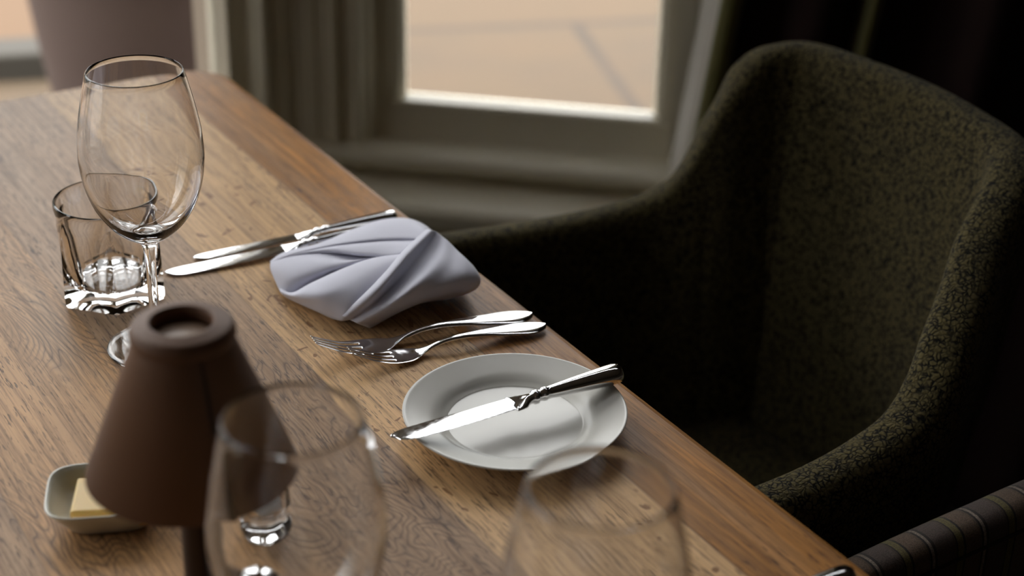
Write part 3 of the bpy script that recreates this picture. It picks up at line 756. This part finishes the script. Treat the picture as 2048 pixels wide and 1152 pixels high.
# left cheek between the flap and the front sheet
cloth_sheet(bm, [
    [(544, 524, .9), (592, 509, 1.7), (655, 500, 2.3), (712, 506, 2.5), (760, 508, 2.7), (803, 505, 3.0)],
    [(540, 527, 1.0), (580, 518, 1.9), (640, 512, 2.5), (700, 520, 2.6), (752, 515, 2.8), (803, 510, 3.2)],
    [(541, 540, .9), (575, 537, 1.9), (630, 527, 2.6), (695, 524, 2.9), (750, 515, 3.0), (803, 512, 3.2)],
    [(550, 562, .7), (580, 560, 1.6), (628, 546, 2.3), (692, 531, 2.7), (748, 517, 2.9), (803, 513, 3.1)],
    [(560, 582, .5), (586, 580, .9), (628, 562, 1.5), (694, 534, 2.2), (748, 520, 2.6), (803, 515, 2.9)],
    [(572, 588, .2), (592, 590, .3), (632, 572, .7), (696, 545, 1.5), (750, 528, 2.0), (803, 520, 2.4)]])
# front sheet
cloth_sheet(bm, [
    [(560, 582, .2), (590, 590, .3), (630, 570, 1.0), (697, 540, 2.1), (750, 522, 2.7), (806, 512, 3.2)],
    [(556, 574, .5), (584, 586, 1.0), (624, 566, 1.9), (693, 535, 2.9), (746, 517, 3.3), (803, 509, 3.7)],
    [(560, 583, .6), (588, 590, 1.5), (630, 571, 2.4), (697, 540, 3.3), (750, 521, 3.6), (803, 513, 3.9)],
    [(566, 590, .5), (598, 597, 1.4), (645, 587, 2.5), (706, 560, 3.3), (757, 533, 3.7), (800, 521, 3.8)],
    [(575, 596, .4), (610, 606, 1.0), (655, 606, 1.9), (708, 586, 2.8), (757, 556, 3.3), (790, 535, 3.5)],
    [(584, 600, .3), (622, 616, .6), (660, 624, 1.1), (700, 612, 2.0), (750, 578, 2.7), (782, 553, 3.0)],
    [(592, 602, .15), (634, 622, .2), (668, 637, .4), (695, 636, 1.0), (740, 600, 1.8), (775, 572, 2.3)],
    [(600, 601, .0), (640, 621, .0), (672, 634, .0), (705, 637, .4), (745, 606, 1.2), (780, 580, 1.8)]])
# diagonal roll and the right-hand sheet
cloth_sheet(bm, [
    [(872, 468, 2.6), (850, 484, 2.8), (820, 512, 2.6), (788, 548, 2.2), (744, 594, 1.3), (690, 634, .3)],
    [(853, 462, 3.7), (830, 484, 3.7), (801, 512, 3.5), (768, 550, 2.9), (722, 596, 2.0), (676, 633, .5)],
    [(854, 459, 4.4), (831, 480, 4.5), (803, 508, 4.5), (773, 545, 4.0), (730, 590, 3.0), (680, 632, 1.0)],
    [(862, 460, 4.8), (841, 483, 4.9), (815, 511, 4.8), (786, 547, 4.3), (744, 593, 3.2), (690, 635, 1.2)],
    [(874, 464, 4.5), (856, 488, 4.1), (832, 517, 3.9), (800, 554, 3.4), (756, 600, 2.5), (699, 640, .8)],
    [(884, 472, 4.3), (872, 496, 3.9), (850, 525, 3.7), (814, 562, 3.3), (767, 606, 2.5), (706, 643, .8)],
    [(894, 480, 4.2), (888, 503, 4.1), (868, 533, 4.1), (828, 572, 3.7), (778, 612, 2.6), (714, 647, .8)],
    [(904, 490, 4.0), (908, 514, 3.9), (895, 543, 3.7), (850, 580, 3.1), (795, 616, 2.0), (724, 651, .5)],
    [(914, 501, 3.8), (932, 526, 3.7), (930, 554, 3.3), (880, 585, 2.4), (815, 615, 1.4), (732, 654, .3)],
    [(920, 507, 3.3), (950, 538, 3.1), (955, 566, 2.4), (903, 590, 1.5), (826, 611, .8), (738, 656, .1)],
    [(917, 507, 2.4), (951, 545, 2.1), (950, 577, 1.2), (900, 596, .6), (822, 610, .3), (738, 655, .03)],
    [(905, 500, 1.4), (925, 535, 1.2), (925, 565, .5), (880, 582, .2), (812, 603, .05), (735, 648, .02)]])
nap = mkobj('napkin', bm, M['cloth'])
mod(nap, 'SOLIDIFY', thickness=.0011, offset=0); mod(nap, 'SUBSURF', levels=1, render_levels=1)
tag(nap, 'folded white cloth napkin lying over the knife handles at the table edge', 'napkin')
